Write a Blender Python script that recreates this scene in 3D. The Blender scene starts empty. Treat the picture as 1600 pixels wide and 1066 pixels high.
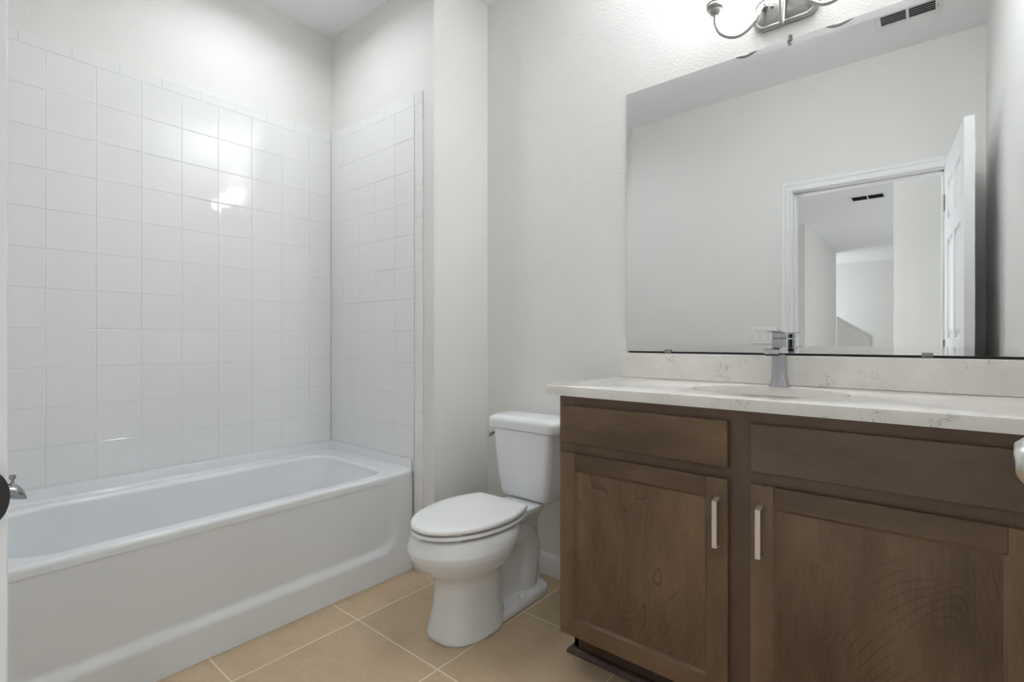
import bpy, bmesh, math, random
from mathutils import Vector, Matrix
random.seed(7)
PI = math.pi
C = bpy.context.scene.collection
S = bpy.context.scene

# ------------------------------------------------------------------ camera
cam_d = bpy.data.cameras.new('camera')
cam = bpy.data.objects.new('camera', cam_d)
C.objects.link(cam)
cam.location = (0, 0, 1.065)
cam.rotation_euler = (PI / 2, 0, 0.6934)
cam_d.sensor_width = 36
cam_d.lens = 785.41 / 1600 * 36
cam_d.shift_y = -1.96 / 1600
cam_d.clip_start = 0.02
S.camera = cam

# ------------------------------------------------------------------ view + world + large lights
S.view_settings.view_transform = 'Standard'
S.view_settings.look = 'None'
S.view_settings.gamma = 1
S.view_settings.exposure = 0.33
S.view_settings.use_curve_mapping = False
S.cycles.max_bounces = 14
S.cycles.diffuse_bounces = 9
S.cycles.glossy_bounces = 6
S.cycles.sample_clamp_indirect = 6
w = bpy.data.worlds.new('world')
S.world = w
w.use_nodes = True
w.node_tree.nodes['Background'].inputs[0].default_value = (0.9, 0.95, 1, 1)
w.node_tree.nodes['Background'].inputs[1].default_value = 0.3

SHADE_EMIT = 8.0
BULB_UP = 6.4
LAMP_COL = (0.945, 0.975, 1.0)
COOL_WHITE = (0.93, 0.97, 1.0)


def area_light(name, loc, rot, sx, sy, power, col=(1, 1, 1)):
    d = bpy.data.lights.new(name, 'AREA')
    d.shape = 'RECTANGLE'
    d.size, d.size_y, d.energy, d.color = sx, sy, power, col
    o = bpy.data.objects.new(name, d)
    C.objects.link(o)
    o.location, o.rotation_euler = loc, rot
    return o


# recessed shower light over the bathtub, above the frame
area_light('shower_downlight', (-2.06, 0.98, 2.735), (0, 0, 0), 0.16, 0.16, 4.0, COOL_WHITE).data.spread = math.radians(158)
# added fill lights hidden in the hall behind the camera
area_light('hall_front_fill', (-1.5, -0.95, 1.45), (PI / 2, 0, -math.radians(40)), 0.9, 1.7, 28, COOL_WHITE)
area_light('hall_top_fill', (-1.6, -0.6, 2.70), (0, 0, 0), 1.2, 0.4, 2, COOL_WHITE)
area_light('hall_side_fill', (1.45, -4.6, 1.5), (PI / 2, 0, PI / 2), 4.0, 1.8, 28, COOL_WHITE)
area_light('stair_fill', (-2.6, -8.6, 1.5), (math.radians(115), 0, -math.radians(100)), 1.4, 1.6, 19, COOL_WHITE)

# ------------------------------------------------------------------ measures
XL, XJ, XR = -2.552, -1.707, 0.229      # tiled long wall, jog of the tub alcove, right wall
YW, YE, YD = 1.861, 1.502, 0.050        # vanity wall, tub end wall, door wall
ZC = 2.74
P = 0.149                               # tile pitch


# ------------------------------------------------------------------ material helpers
def new_mat(name):
    m = bpy.data.materials.new(name)
    m.use_nodes = True
    nt = m.node_tree
    return m, nt, nt.nodes['Principled BSDF']


def N(nt, typ, **kw):
    n = nt.nodes.new(typ)
    for k, v in kw.items():
        if k.startswith('i_'):
            n.inputs[k[2:].replace('_', ' ')].default_value = v
        else:
            setattr(n, k, v)
    return n


def simple(name, col, rough=0.5, metal=0.0, spec=0.5, coat=0.0):
    m, nt, b = new_mat(name)
    b.inputs['Base Color'].default_value = (*col, 1)
    b.inputs['Roughness'].default_value = rough
    b.inputs['Metallic'].default_value = metal
    b.inputs['Specular IOR Level'].default_value = spec
    b.inputs['Coat Weight'].default_value = coat
    return m


def bumpy(name, col, rough, scale, strength, dist, detail=2.0, var=0.0, spec=0.5):
    m, nt, b = new_mat(name)
    b.inputs['Roughness'].default_value = rough
    b.inputs['Specular IOR Level'].default_value = spec
    tc = N(nt, 'ShaderNodeTexCoord')
    no = N(nt, 'ShaderNodeTexNoise', i_Scale=scale, i_Detail=detail)
    nt.links.new(tc.outputs['Object'], no.inputs['Vector'])
    bp = N(nt, 'ShaderNodeBump', i_Strength=strength, i_Distance=dist)
    nt.links.new(no.outputs['Fac'], bp.inputs['Height'])
    nt.links.new(bp.outputs['Normal'], b.inputs['Normal'])
    if var:
        n2 = N(nt, 'ShaderNodeTexNoise', i_Scale=1.7, i_Detail=3.0)
        nt.links.new(tc.outputs['Object'], n2.inputs['Vector'])
        mx = N(nt, 'ShaderNodeMix', data_type='RGBA')
        mx.inputs['A'].default_value = (*[c * (1 - var) for c in col], 1)
        mx.inputs['B'].default_value = (*[min(1, c * (1 + var)) for c in col], 1)
        nt.links.new(n2.outputs['Fac'], mx.inputs['Factor'])
        nt.links.new(mx.outputs['Result'], b.inputs['Base Color'])
    else:
        b.inputs['Base Color'].default_value = (*col, 1)
    return m


M = {}
M['wall'] = bumpy('wall_paint', (0.775, 0.770, 0.750), 0.6, 170, 0.35, 0.004, var=0.01, spec=0.3)
M['ceiling'] = bumpy('ceiling_paint', (0.88, 0.885, 0.90), 0.8, 120, 0.2, 0.004, spec=0.2)
M['trim'] = simple('white_semigloss_paint', (0.80, 0.80, 0.815), 0.35)
M['tile'] = bumpy('white_glazed_tile', (0.81, 0.81, 0.815), 0.035, 7, 0.03, 0.003)
M['grout'] = simple('white_grout', (0.75, 0.75, 0.75), 0.6)
M['tub'] = bumpy('white_enamel', (0.755, 0.775, 0.795), 0.16, 3, 0.03, 0.004)
M['ceramic'] = bumpy('white_vitreous_china', (0.80, 0.815, 0.83), 0.10, 4, 0.03, 0.003)
M['plastic'] = simple('white_seat_plastic', (0.84, 0.845, 0.85), 0.25)
M['switch'] = simple('white_switch_plastic', (0.82, 0.81, 0.79), 0.35)
M['chrome'] = simple('polished_chrome', (0.45, 0.455, 0.47), 0.06, 1.0)
M['nickel'] = bumpy('brushed_nickel', (0.40, 0.39, 0.375), 0.30, 300, 0.08, 0.001)
M['nickel'].node_tree.nodes['Principled BSDF'].inputs['Metallic'].default_value = 1
M['pull'] = bumpy('satin_nickel_pull', (0.70, 0.655, 0.615), 0.42, 300, 0.06, 0.001)
M['pull'].node_tree.nodes['Principled BSDF'].inputs['Metallic'].default_value = 0.9
M['knob'] = simple('satin_nickel_knob', (0.72, 0.70, 0.66), 0.22, 1.0)
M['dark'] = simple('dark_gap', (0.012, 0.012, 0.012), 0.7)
M['strike'] = simple('dark_bronze_strike', (0.035, 0.033, 0.033), 0.45, 0.6)
M['mirror'] = simple('silvered_glass', (0.82, 0.83, 0.83), 0.0, 1.0)
M['mirror_edge'] = simple('mirror_glass_edge', (0.22, 0.25, 0.24), 0.25)
M['vent'] = simple('white_vent_metal', (0.78, 0.78, 0.79), 0.4)
M['slat'] = simple('grey_vent_blade', (0.36, 0.36, 0.37), 0.5)
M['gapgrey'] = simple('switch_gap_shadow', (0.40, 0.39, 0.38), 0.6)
M['grille'] = simple('dark_grille_blade', (0.07, 0.07, 0.07), 0.6)
M['clear'] = simple('clear_clip_plastic', (0.25, 0.25, 0.25), 0.2)
M['hall_floor'] = bumpy('hall_floor_finish', (0.74, 0.72, 0.68), 0.4, 6, 0.1, 0.003, var=0.1)


def lamp_glass():
    m, nt, b = new_mat('lit_frosted_glass')
    b.inputs['Base Color'].default_value = (0.9, 0.9, 0.88, 1)
    b.inputs['Roughness'].default_value = 0.35
    b.inputs['Emission Color'].default_value = (*LAMP_COL, 1)
    b.inputs['Emission Strength'].default_value = SHADE_EMIT
    return m


M['glass'] = lamp_glass()


def floor_mat():
    m, nt, b = new_mat('beige_floor_tile')
    L = nt.links.new
    tc = N(nt, 'ShaderNodeTexCoord')
    sep = N(nt, 'ShaderNodeSeparateXYZ')
    L(tc.outputs['Object'], sep.inputs[0])
    pitch, g = 0.4494, 0.0045
    masks, cells = [], []
    for ax, off in (('X', -1.6718), ('Y', 1.0942)):
        a = N(nt, 'ShaderNodeMath', operation='SUBTRACT')
        L(sep.outputs[ax], a.inputs[0]); a.inputs[1].default_value = off - 20 * pitch
        d = N(nt, 'ShaderNodeMath', operation='DIVIDE'); L(a.outputs[0], d.inputs[0]); d.inputs[1].default_value = pitch
        fl = N(nt, 'ShaderNodeMath', operation='FLOOR'); L(d.outputs[0], fl.inputs[0]); cells.append(fl)
        fr = N(nt, 'ShaderNodeMath', operation='PINGPONG'); L(d.outputs[0], fr.inputs[0]); fr.inputs[1].default_value = 0.5
        mr = N(nt, 'ShaderNodeMapRange', interpolation_type='SMOOTHSTEP')
        L(fr.outputs[0], mr.inputs['Value'])
        mr.inputs['From Min'].default_value = g * 0.35 / pitch
        mr.inputs['From Max'].default_value = g * 0.85 / pitch
        masks.append(mr)
    mn = N(nt, 'ShaderNodeMath', operation='MINIMUM')
    L(masks[0].outputs[0], mn.inputs[0]); L(masks[1].outputs[0], mn.inputs[1])
    cv = N(nt, 'ShaderNodeCombineXYZ'); L(cells[0].outputs[0], cv.inputs[0]); L(cells[1].outputs[0], cv.inputs[1])
    wn = N(nt, 'ShaderNodeTexWhiteNoise'); L(cv.outputs[0], wn.inputs['Vector'])
    # cloudy stone pattern, shifted per tile
    sh = N(nt, 'ShaderNodeVectorMath', operation='SCALE'); L(wn.outputs['Color'], sh.inputs[0]); sh.inputs['Scale'].default_value = 9
    ad = N(nt, 'ShaderNodeVectorMath', operation='ADD'); L(tc.outputs['Object'], ad.inputs[0]); L(sh.outputs[0], ad.inputs[1])
    n1 = N(nt, 'ShaderNodeTexNoise', i_Scale=4.5, i_Detail=6.0, i_Roughness=0.62); L(ad.outputs[0], n1.inputs['Vector'])
    n2 = N(nt, 'ShaderNodeTexNoise', i_Scale=60.0, i_Detail=3.0); L(ad.outputs[0], n2.inputs['Vector'])
    r1 = N(nt, 'ShaderNodeValToRGB'); L(n1.outputs['Fac'], r1.inputs[0])
    r1.color_ramp.elements[0].position = 0.30; r1.color_ramp.elements[0].color = (0.435, 0.325, 0.205, 1)
    r1.color_ramp.elements[1].position = 0.72; r1.color_ramp.elements[1].color = (0.56, 0.435, 0.295, 1)
    m2 = N(nt, 'ShaderNodeMix', data_type='RGBA', blend_type='OVERLAY'); m2.inputs['Factor'].default_value = 0.12
    L(r1.outputs[0], m2.inputs['A']); L(n2.outputs['Fac'], m2.inputs['B'])
    gm = N(nt, 'ShaderNodeMix', data_type='RGBA')
    gm.inputs['A'].default_value = (0.74, 0.64, 0.49, 1)
    L(mn.outputs[0], gm.inputs['Factor']); L(m2.outputs['Result'], gm.inputs['B'])
    L(gm.outputs['Result'], b.inputs['Base Color'])
    b.inputs['Roughness'].default_value = 0.42
    bp = N(nt, 'ShaderNodeBump', i_Strength=0.35, i_Distance=0.002)
    L(mn.outputs[0], bp.inputs['Height']); L(bp.outputs['Normal'], b.inputs['Normal'])
    return m


M['floor'] = floor_mat()


def quartz_mat():
    m, nt, b = new_mat('pale_veined_quartz')
    L = nt.links.new
    tc = N(nt, 'ShaderNodeTexCoord')
    n0 = N(nt, 'ShaderNodeTexNoise', i_Scale=9.0, i_Detail=6.0, i_Roughness=0.7)
    L(tc.outputs['Object'], n0.inputs['Vector'])
    # broken thin veins: ridges of a distorted noise masked by another noise
    n1 = N(nt, 'ShaderNodeTexNoise', i_Scale=16.0, i_Detail=4.0, i_Roughness=0.6, i_Distortion=1.4)
    L(tc.outputs['Object'], n1.inputs['Vector'])
    s = N(nt, 'ShaderNodeMath', operation='SUBTRACT'); L(n1.outputs['Fac'], s.inputs[0]); s.inputs[1].default_value = 0.5
    a = N(nt, 'ShaderNodeMath', operation='ABSOLUTE'); L(s.outputs[0], a.inputs[0])
    mr = N(nt, 'ShaderNodeMapRange', interpolation_type='SMOOTHSTEP'); L(a.outputs[0], mr.inputs['Value'])
    mr.inputs['From Min'].default_value = 0.0; mr.inputs['From Max'].default_value = 0.022
    mr.inputs['To Min'].default_value = 1.0; mr.inputs['To Max'].default_value = 0.0
    n3 = N(nt, 'ShaderNodeTexNoise', i_Scale=14.0, i_Detail=3.0); L(tc.outputs['Object'], n3.inputs['Vector'])
    mk = N(nt, 'ShaderNodeMapRange', interpolation_type='SMOOTHSTEP'); L(n3.outputs['Fac'], mk.inputs['Value'])
    mk.inputs['From Min'].default_value = 0.50; mk.inputs['From Max'].default_value = 0.68
    mu = N(nt, 'ShaderNodeMath', operation='MULTIPLY'); L(mr.outputs[0], mu.inputs[0]); L(mk.outputs[0], mu.inputs[1])
    base = N(nt, 'ShaderNodeValToRGB'); L(n0.outputs['Fac'], base.inputs[0])
    base.color_ramp.elements[0].position = 0.32; base.color_ramp.elements[0].color = (0.71, 0.68, 0.64, 1)
    base.color_ramp.elements[1].position = 0.68; base.color_ramp.elements[1].color = (0.80, 0.775, 0.74, 1)
    mx = N(nt, 'ShaderNodeMix', data_type='RGBA'); L(mu.outputs[0], mx.inputs['Factor'])
    L(base.outputs[0], mx.inputs['A']); mx.inputs['B'].default_value = (0.44, 0.415, 0.385, 1)
    L(mx.outputs['Result'], b.inputs['Base Color'])
    b.inputs['Roughness'].default_value = 0.14
    return m


M['quartz'] = quartz_mat()


def wood_mat(name, direction, seed, swirl=0.0, dark=(0.084, 0.049, 0.027), light=(0.200, 0.126, 0.071)):
    """stained maple; direction = axis the grain runs along"""
    m, nt, b = new_mat(name)
    L = nt.links.new
    tc = N(nt, 'ShaderNodeTexCoord')
    mp = N(nt, 'ShaderNodeMapping')
    L(tc.outputs['Object'], mp.inputs['Vector'])
    mp.inputs['Location'].default_value = (seed * 3.1, seed * 1.7, seed * 2.3)
    k = 0.06
    mp.inputs['Scale'].default_value = {'X': (k, 1, 1), 'Z': (1, 1, k)}[direction]
    fine = N(nt, 'ShaderNodeTexNoise', i_Scale=330.0, i_Detail=3.0, i_Roughness=0.6)
    L(mp.outputs[0], fine.inputs['Vector'])
    mp2 = N(nt, 'ShaderNodeMapping'); L(tc.outputs['Object'], mp2.inputs['Vector'])
    mp2.inputs['Location'].default_value = (seed * 1.3, seed * 0.7, seed * 1.1)
    k2 = 0.35
    mp2.inputs['Scale'].default_value = {'X': (k2, 1, 1), 'Z': (1, 1, k2)}[direction]
    cloud = N(nt, 'ShaderNodeTexNoise', i_Scale=5.0, i_Detail=4.0, i_Roughness=0.6)
    L(mp2.outputs[0], cloud.inputs['Vector'])
    # growth-ring lines: contours of a stretched noise
    ring = N(nt, 'ShaderNodeTexNoise', i_Scale=3.2, i_Detail=2.0, i_Roughness=0.45, i_Distortion=0.5)
    L(mp2.outputs[0], ring.inputs['Vector'])
    mul = N(nt, 'ShaderNodeMath', operation='MULTIPLY'); L(ring.outputs['Fac'], mul.inputs[0]); mul.inputs[1].default_value = 44.0
    fr = N(nt, 'ShaderNodeMath', operation='FRACT'); L(mul.outputs[0], fr.inputs[0])
    rr = N(nt, 'ShaderNodeMapRange', interpolation_type='SMOOTHSTEP'); L(fr.outputs[0], rr.inputs['Value'])
    rr.inputs['From Min'].default_value = 0.0; rr.inputs['From Max'].default_value = 0.16
    rr.inputs['To Min'].default_value = 1.0; rr.inputs['To Max'].default_value = 0.0
    msk = N(nt, 'ShaderNodeTexNoise', i_Scale=6.0, i_Detail=2.0); L(tc.outputs['Object'], msk.inputs['Vector'])
    mr = N(nt, 'ShaderNodeMapRange', interpolation_type='SMOOTHSTEP'); L(msk.outputs['Fac'], mr.inputs['Value'])
    mr.inputs['From Min'].default_value = 0.42; mr.inputs['From Max'].default_value = 0.62
    rm = N(nt, 'ShaderNodeMath', operation='MULTIPLY'); L(rr.outputs[0], rm.inputs[0]); L(mr.outputs[0], rm.inputs[1])
    mixv = N(nt, 'ShaderNodeMix', data_type='FLOAT'); mixv.inputs['Factor'].default_value = 0.22
    L(cloud.outputs['Fac'], mixv.inputs['A']); L(fine.outputs['Fac'], mixv.inputs['B'])
    ramp = N(nt, 'ShaderNodeValToRGB'); L(mixv.outputs['Result'], ramp.inputs[0])
    ramp.color_ramp.elements[0].position = 0.36; ramp.color_ramp.elements[0].color = (*dark, 1)
    ramp.color_ramp.elements[1].position = 0.64; ramp.color_ramp.elements[1].color = (*light, 1)
    mx = N(nt, 'ShaderNodeMix', data_type='RGBA', blend_type='MULTIPLY')
    rs = N(nt, 'ShaderNodeMath', operation='MULTIPLY'); L(rm.outputs[0], rs.inputs[0]); rs.inputs[1].default_value = swirl
    L(rs.outputs[0], mx.inputs['Factor']); L(ramp.outputs[0], mx.inputs['A']); mx.inputs['B'].default_value = (0.42, 0.36, 0.32, 1)
    L(mx.outputs['Result'], b.inputs['Base Color'])
    b.inputs['Roughness'].default_value = 0.36
    b.inputs['Specular IOR Level'].default_value = 0.45
    bp = N(nt, 'ShaderNodeBump', i_Strength=0.06, i_Distance=0.001)
    L(fine.outputs['Fac'], bp.inputs['Height']); L(bp.outputs['Normal'], b.inputs['Normal'])
    return m


M['wood_frame'] = wood_mat('stained_maple_face_frame', 'Z', 7.0, 0.1, (0.098, 0.061, 0.038), (0.150, 0.096, 0.060))
M['wood_v'] = wood_mat('stained_maple_upright_grain', 'Z', 1.0, 0.15)
M['wood_h'] = wood_mat('stained_maple_level_grain', 'X', 2.0, 0.12)
M['wood_panel'] = wood_mat('stained_maple_panel', 'Z', 3.0, 0.9)
M['wood_h2'] = wood_mat('stained_maple_grey_level_grain', 'X', 5.0, 0.12, (0.080, 0.051, 0.035), (0.150, 0.101, 0.070))
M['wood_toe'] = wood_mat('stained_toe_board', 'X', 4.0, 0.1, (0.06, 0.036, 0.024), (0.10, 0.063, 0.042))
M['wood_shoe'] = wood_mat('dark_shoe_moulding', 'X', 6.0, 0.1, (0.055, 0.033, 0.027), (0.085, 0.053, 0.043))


# ------------------------------------------------------------------ geometry helpers
def root_of(o):
    while o.parent:
        o = o.parent
    return o


def obj(name, bm, mat, parent=None, origin=None, smooth=False, mods=None):
    """links a bmesh built in world coordinates as ONE object; parts are stored relative to their thing's origin"""
    if parent:
        off = Vector(root_of(parent).location)
    elif origin:
        off = Vector(origin)
    else:
        off = Vector((0, 0, 0))
    bmesh.ops.recalc_face_normals(bm, faces=bm.faces)
    me = bpy.data.meshes.new(name)
    bm.to_mesh(me)
    bm.free()
    me.transform(Matrix.Translation(-off))
    for m in (mat if isinstance(mat, (list, tuple)) else [mat]):
        me.materials.append(m)
    o = bpy.data.objects.new(name, me)
    C.objects.link(o)
    if parent:
        o.parent = parent
    else:
        o.location = off
    if smooth:
        for p in me.polygons:
            p.use_smooth = True
        if smooth != 'all':
            me.set_sharp_from_angle(angle=math.radians(smooth if smooth is not True else 35))
    for fn in (mods or []):
        fn(o)
    return o


def thing(name, label, cat, loc, group=None):
    o = bpy.data.objects.new(name, None)
    o.empty_display_size = 0.05
    C.objects.link(o)
    o.location = loc
    tag(o, label, cat, group)
    return o


def tag(o, label, cat, group=None):
    o['label'] = label
    o['category'] = cat
    if group:
        o['group'] = group
    return o


def struct(o, label=None):
    o['kind'] = 'structure'
    if label:
        o['label'] = label
    return o


def box(bm, lo, hi, bevel=0.0, seg=2, mi=0):
    r = bmesh.ops.create_cube(bm, size=1.0)
    vs = r['verts']
    c = [(a + b) / 2 for a, b in zip(lo, hi)]
    d = [abs(b - a) for a, b in zip(lo, hi)]
    for v in vs:
        v.co = Vector((c[0] + v.co.x * d[0], c[1] + v.co.y * d[1], c[2] + v.co.z * d[2]))
    fs = list({f for v in vs for f in v.link_faces})
    for f in fs:
        f.material_index = mi
    if bevel > 0:
        es = list({e for v in vs for e in v.link_edges})
        bmesh.ops.bevel(bm, geom=es, offset=bevel, segments=seg, profile=0.5, affect='EDGES', clamp_overlap=True)
    return bm


def B():
    return bmesh.new()


def bx(lo, hi, bevel=0.0, seg=2):
    return box(B(), lo, hi, bevel, seg)


def loft(bm, rings, cap=True, closed=True):
    rows = [[bm.verts.new(p) for p in ring] for ring in rings]
    n = len(rows[0])
    for a, b in zip(rows[:-1], rows[1:]):
        for i in range(n if closed else n - 1):
            j = (i + 1) % n
            bm.faces.new((a[i], a[j], b[j], b[i]))
    if cap:
        bm.faces.new(rows[0][::-1])
        bm.faces.new(rows[-1])
    return bm


def lathe(bm, prof, centre, axis='Z', seg=32, cap=True):
    """prof = [(radius, along)]"""
    cx, cy, cz = centre
    rings = []
    for r, h in prof:
        ring = []
        for i in range(seg):
            a = 2 * PI * i / seg
            u, v = r * math.cos(a), r * math.sin(a)
            if axis == 'Z':
                ring.append((cx + u, cy + v, cz + h))
            elif axis == 'X':
                ring.append((cx + h, cy + u, cz + v))
            else:
                ring.append((cx + u, cy + h, cz + v))
        rings.append(ring)
    return loft(bm, rings, cap)


def tube(bm, pts, rad, seg=12, cap=True):
    pts = [Vector(p) for p in pts]
    rings = []
    nrm = None
    for i, p in enumerate(pts):
        t = (pts[min(i + 1, len(pts) - 1)] - pts[max(i - 1, 0)]).normalized()
        if nrm is None:
            nrm = t.orthogonal().normalized()
        nrm = (nrm - t * nrm.dot(t)).normalized()
        bi = t.cross(nrm)
        r = rad[i] if isinstance(rad, (list, tuple)) else rad
        rings.append([p + (nrm * math.cos(2 * PI * k / seg) + bi * math.sin(2 * PI * k / seg)) * r for k in range(seg)])
    return loft(bm, rings, cap)


def bez(pts, n=24):
    """Catmull-Rom through the points"""
    P_ = [Vector(p) for p in pts]
    P_ = [2 * P_[0] - P_[1]] + P_ + [2 * P_[-1] - P_[-2]]
    out = []
    k = len(P_) - 3
    for s in range(k):
        a, b, c, d = P_[s:s + 4]
        for j in range(n):
            t = j / n
            out.append(0.5 * ((2 * b) + (c - a) * t + (2 * a - 5 * b + 4 * c - d) * t * t + (3 * b - a - 3 * c + d) * t ** 3))
    out.append(P_[-2])
    return out


def prism(bm, poly, axis, a, b, bevel=0):
    """extrude a polygon of 2-D points: axis X -> (y,z), Y -> (x,z), Z -> (x,y)"""
    def mk(p, h):
        return {'X': (h, p[0], p[1]), 'Y': (p[0], h, p[1]), 'Z': (p[0], p[1], h)}[axis]
    return loft(bm, [[mk(p, a) for p in poly], [mk(p, b) for p in poly]])


def rrect(x0, x1, y0, y1, r, seg=6):
    """rounded rectangle, r = radius or 4 radii (x0y0, x1y0, x1y1, x0y1)"""
    rs = r if isinstance(r, (list, tuple)) else [r] * 4
    out = []
    for (cx, cy, a0, rr) in ((x0, y0, PI, rs[0]), (x1, y0, 1.5 * PI, rs[1]), (x1, y1, 0, rs[2]), (x0, y1, 0.5 * PI, rs[3])):
        ox = cx + rr if cx == x0 else cx - rr
        oy = cy + rr if cy == y0 else cy - rr
        for k in range(seg + 1):
            a = a0 + 0.5 * PI * k / seg
            out.append((ox + rr * math.cos(a), oy + rr * math.sin(a)))
    return out


# ================================================================== ROOM SHELL
T = 0.12
floor = struct(obj('floor', bx((XL - T, -0.02, -0.06), (XR + T, YW + T, 0)), M['floor']), 'beige square floor tiles with pale grout')
struct(obj('ceiling', bx((XL - T, -0.075, ZC), (XR + T, YW + T, ZC + 0.05)), M['ceiling']), 'flat pale grey ceiling above the bathtub')
XLw, YEw = XL - 0.007, YE + 0.007
wall_left = struct(obj('wall_left', bx((XLw - T, -0.075, 0), (XLw, YE + 0.5, ZC)), M['wall']), 'off-white wall along the bathtub, tiled below')
wall_end = struct(obj('wall_alcove', bx((XLw, YEw, 0), (XJ, YW + T, ZC), 0), M['wall']), 'off-white wall block at the far end of the bathtub, tiled below')
struct(obj('wall_back', bx((XJ, YW, 0), (XR, YW + T, ZC)), M['wall']), 'off-white wall behind the toilet and the mirror')
struct(obj('wall_right', bx((XR, -0.075, 0), (XR + T, YW + T, ZC)), M['wall']), 'off-white wall behind the open door, seen in the mirror')

# door wall with the opening the photo is taken through
OX0, OX1, OZ = -0.679, 0.061, 2.015
YB = -0.075
bm = B()
box(bm, (XLw, YB, 0), (OX0 - 0.018, YD, ZC))
box(bm, (OX1 + 0.018, YB, 0), (XR, YD, ZC))
box(bm, (OX0 - 0.018, YB, OZ + 0.018), (OX1 + 0.018, YD, ZC))
struct(obj('wall_front', bm, M['wall']), 'off-white wall around the doorway, seen in the mirror')


def baseboard(name, pts, label):
    """pts: list of (x0,y0,x1,y1,nx,ny) runs with the room-side normal"""
    bm = B()
    prof = [(0, 0), (0.014, 0), (0.014, 0.06), (0.012, 0.066), (0.012, 0.072), (0.008, 0.080), (0.007, 0.088), (0.003, 0.094), (0, 0.095)]
    for x0, y0, x1, y1, nx, ny in pts:
        loft(bm, [[(x + nx * d, y + ny * d, z + 0.001) for d, z in prof] for x, y in ((x0, y0), (x1, y1))])
    return struct(obj(name, bm, M['trim'], smooth=40), label)


baseboard('baseboard_back', [(XJ, YW, -0.936, YW, 0, -1)], 'white baseboard behind the toilet')
baseboard('baseboard_jog', [(XJ, YEw + 0.001, XJ, YW - 0.014, 1, 0)], 'white baseboard on the alcove jog')
baseboard('baseboard_front', [(-1.85, YD, OX0 - 0.075, YD, 0, 1)], 'white baseboard beside the doorway')
baseboard('baseboard_right', [(XR, YD, XR, 1.35, -1, 0)], 'white baseboard behind the open door')


# ------------------------------------------------------------------ tile surround
def tiles(bm, u_edges, z_edges, place, gap=0.0017, th=0.007, bev=0.0016):
    for (u0, u1) in u_edges:
        for (z0, z1) in z_edges:
            one_tile(bm, u0, u1, z0, z1, place, gap, th, bev)


def one_tile(bm, u0, u1, z0, z1, place, gap=0.0017, th=0.007, bev=0.0016):
    if u1 - u0 < 0.012 or z1 - z0 < 0.012:
        return
    g = gap / 2
    t = [random.gauss(0, 0.00018) for _ in range(3)]
    a = [(u0 + g, z0 + g), (u1 - g, z0 + g), (u1 - g, z1 - g), (u0 + g, z1 - g)]
    lo = [bm.verts.new(place(u, z, 0)) for u, z in a]
    mid = [bm.verts.new(place(u, z, th - bev)) for u, z in a]
    b = bev
    a2 = [(u0 + g + b, z0 + g + b), (u1 - g - b, z0 + g + b), (u1 - g - b, z1 - g - b), (u0 + g + b, z1 - g - b)]
    tilt = [t[0] + t[1], t[0] - t[1], -t[0] - t[1], -t[0] + t[1]]
    hi = [bm.verts.new(place(u, z, th + tl)) for (u, z), tl in zip(a2, tilt)]
    for i in range(4):
        j = (i + 1) % 4
        bm.faces.new((lo[i], lo[j], mid[j], mid[i]))
        bm.faces.new((mid[i], mid[j], hi[j], hi[i]))
    bm.faces.new(hi)


YT0 = 0.3313                     # a tile joint on the long wall
ZT0 = 2.151                      # joint under the top trim
ZTOP = 2.204
ucols = sorted([YT0 + P * k for k in range(-2, 8)])
ucols = [max(YD + 0.001, c) for c in ucols] + [YE]
ue = list(zip(ucols[:-1], ucols[1:]))
zr = [ZT0 - P * k for k in range(0, 13)]
ze = [(zr[i + 1], zr[i]) for i in range(len(zr) - 1) if zr[i] > 0.49]
ze = [(max(a, 0.49), b) for a, b in ze]
pl = lambda u, z, d: (XLw + d, u, z)
bm = B()
tiles(bm, ue, ze, pl)
tk = [YD + 0.001] + [YT0 + P * (k + 0.5) for k in range(-2, 8) if YD < YT0 + P * (k + 0.5) < YE - 0.01] + [YE]
for a, b in zip(tk[:-1], tk[1:]):
    one_tile(bm, a, b, ZT0, ZTOP, pl)
obj('tile_surround', bm, M['tile'], wall_left)
obj('grout', bx((XLw, YD + 0.001, 0.45), (XLw + 0.0060, YE, ZTOP - 0.002)), M['grout'], wall_left)

XT = -1.835                      # end wall: joint before the bullnose column
XB = -1.779
ecols = sorted([XT - P * k for k in range(0, 6)])
ecols = [max(XL, c) for c in ecols]
ee = list(zip(ecols[:-1], ecols[1:]))
pe = lambda u, z, d: (u, YEw - d, z)
bm = B()
tiles(bm, ee, ze, pe)
zb = [ZTOP] + [ZT0 - P * (k + 0.5) for k in range(0, 14)] + [0.003]
zb = [z for z in zb if z > 0]
tx = [XL] + [XT - P * (k + 0.5) for k in range(4, -1, -1) if XT - P * (k + 0.5) > XL] + [XT]
for a, b in zip(tx[:-1], tx[1:]):
    one_tile(bm, a, b, ZT0, ZTOP, pe)
one_tile(bm, XT, XB, ZT0, ZTOP, pe)
prev = ZT0
for z in zb[1:]:
    one_tile(bm, XT, XB, z, prev, pe)
    prev = z
obj('tile_surround', bm, M['tile'], wall_end)
bm = B()
box(bm, (XL, YEw - 0.0060, 0.45), (XT, YEw, ZTOP - 0.002))
box(bm, (XT - 0.002, YEw - 0.0060, 0.0), (XB - 0.003, YEw, ZTOP - 0.002))
obj('grout', bm, M['grout'], wall_end)

# ------------------------------------------------------------------ door frame and casing
bm = B()
jt = 0.018
box(bm, (OX0 - jt, YB, 0), (OX0, YD, OZ), 0.001)
box(bm, (OX1, YB, 0), (OX1 + jt, YD, OZ), 0.001)
box(bm, (OX0 - jt, YB, OZ), (OX1 + jt, YD, OZ + jt), 0.001)
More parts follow.
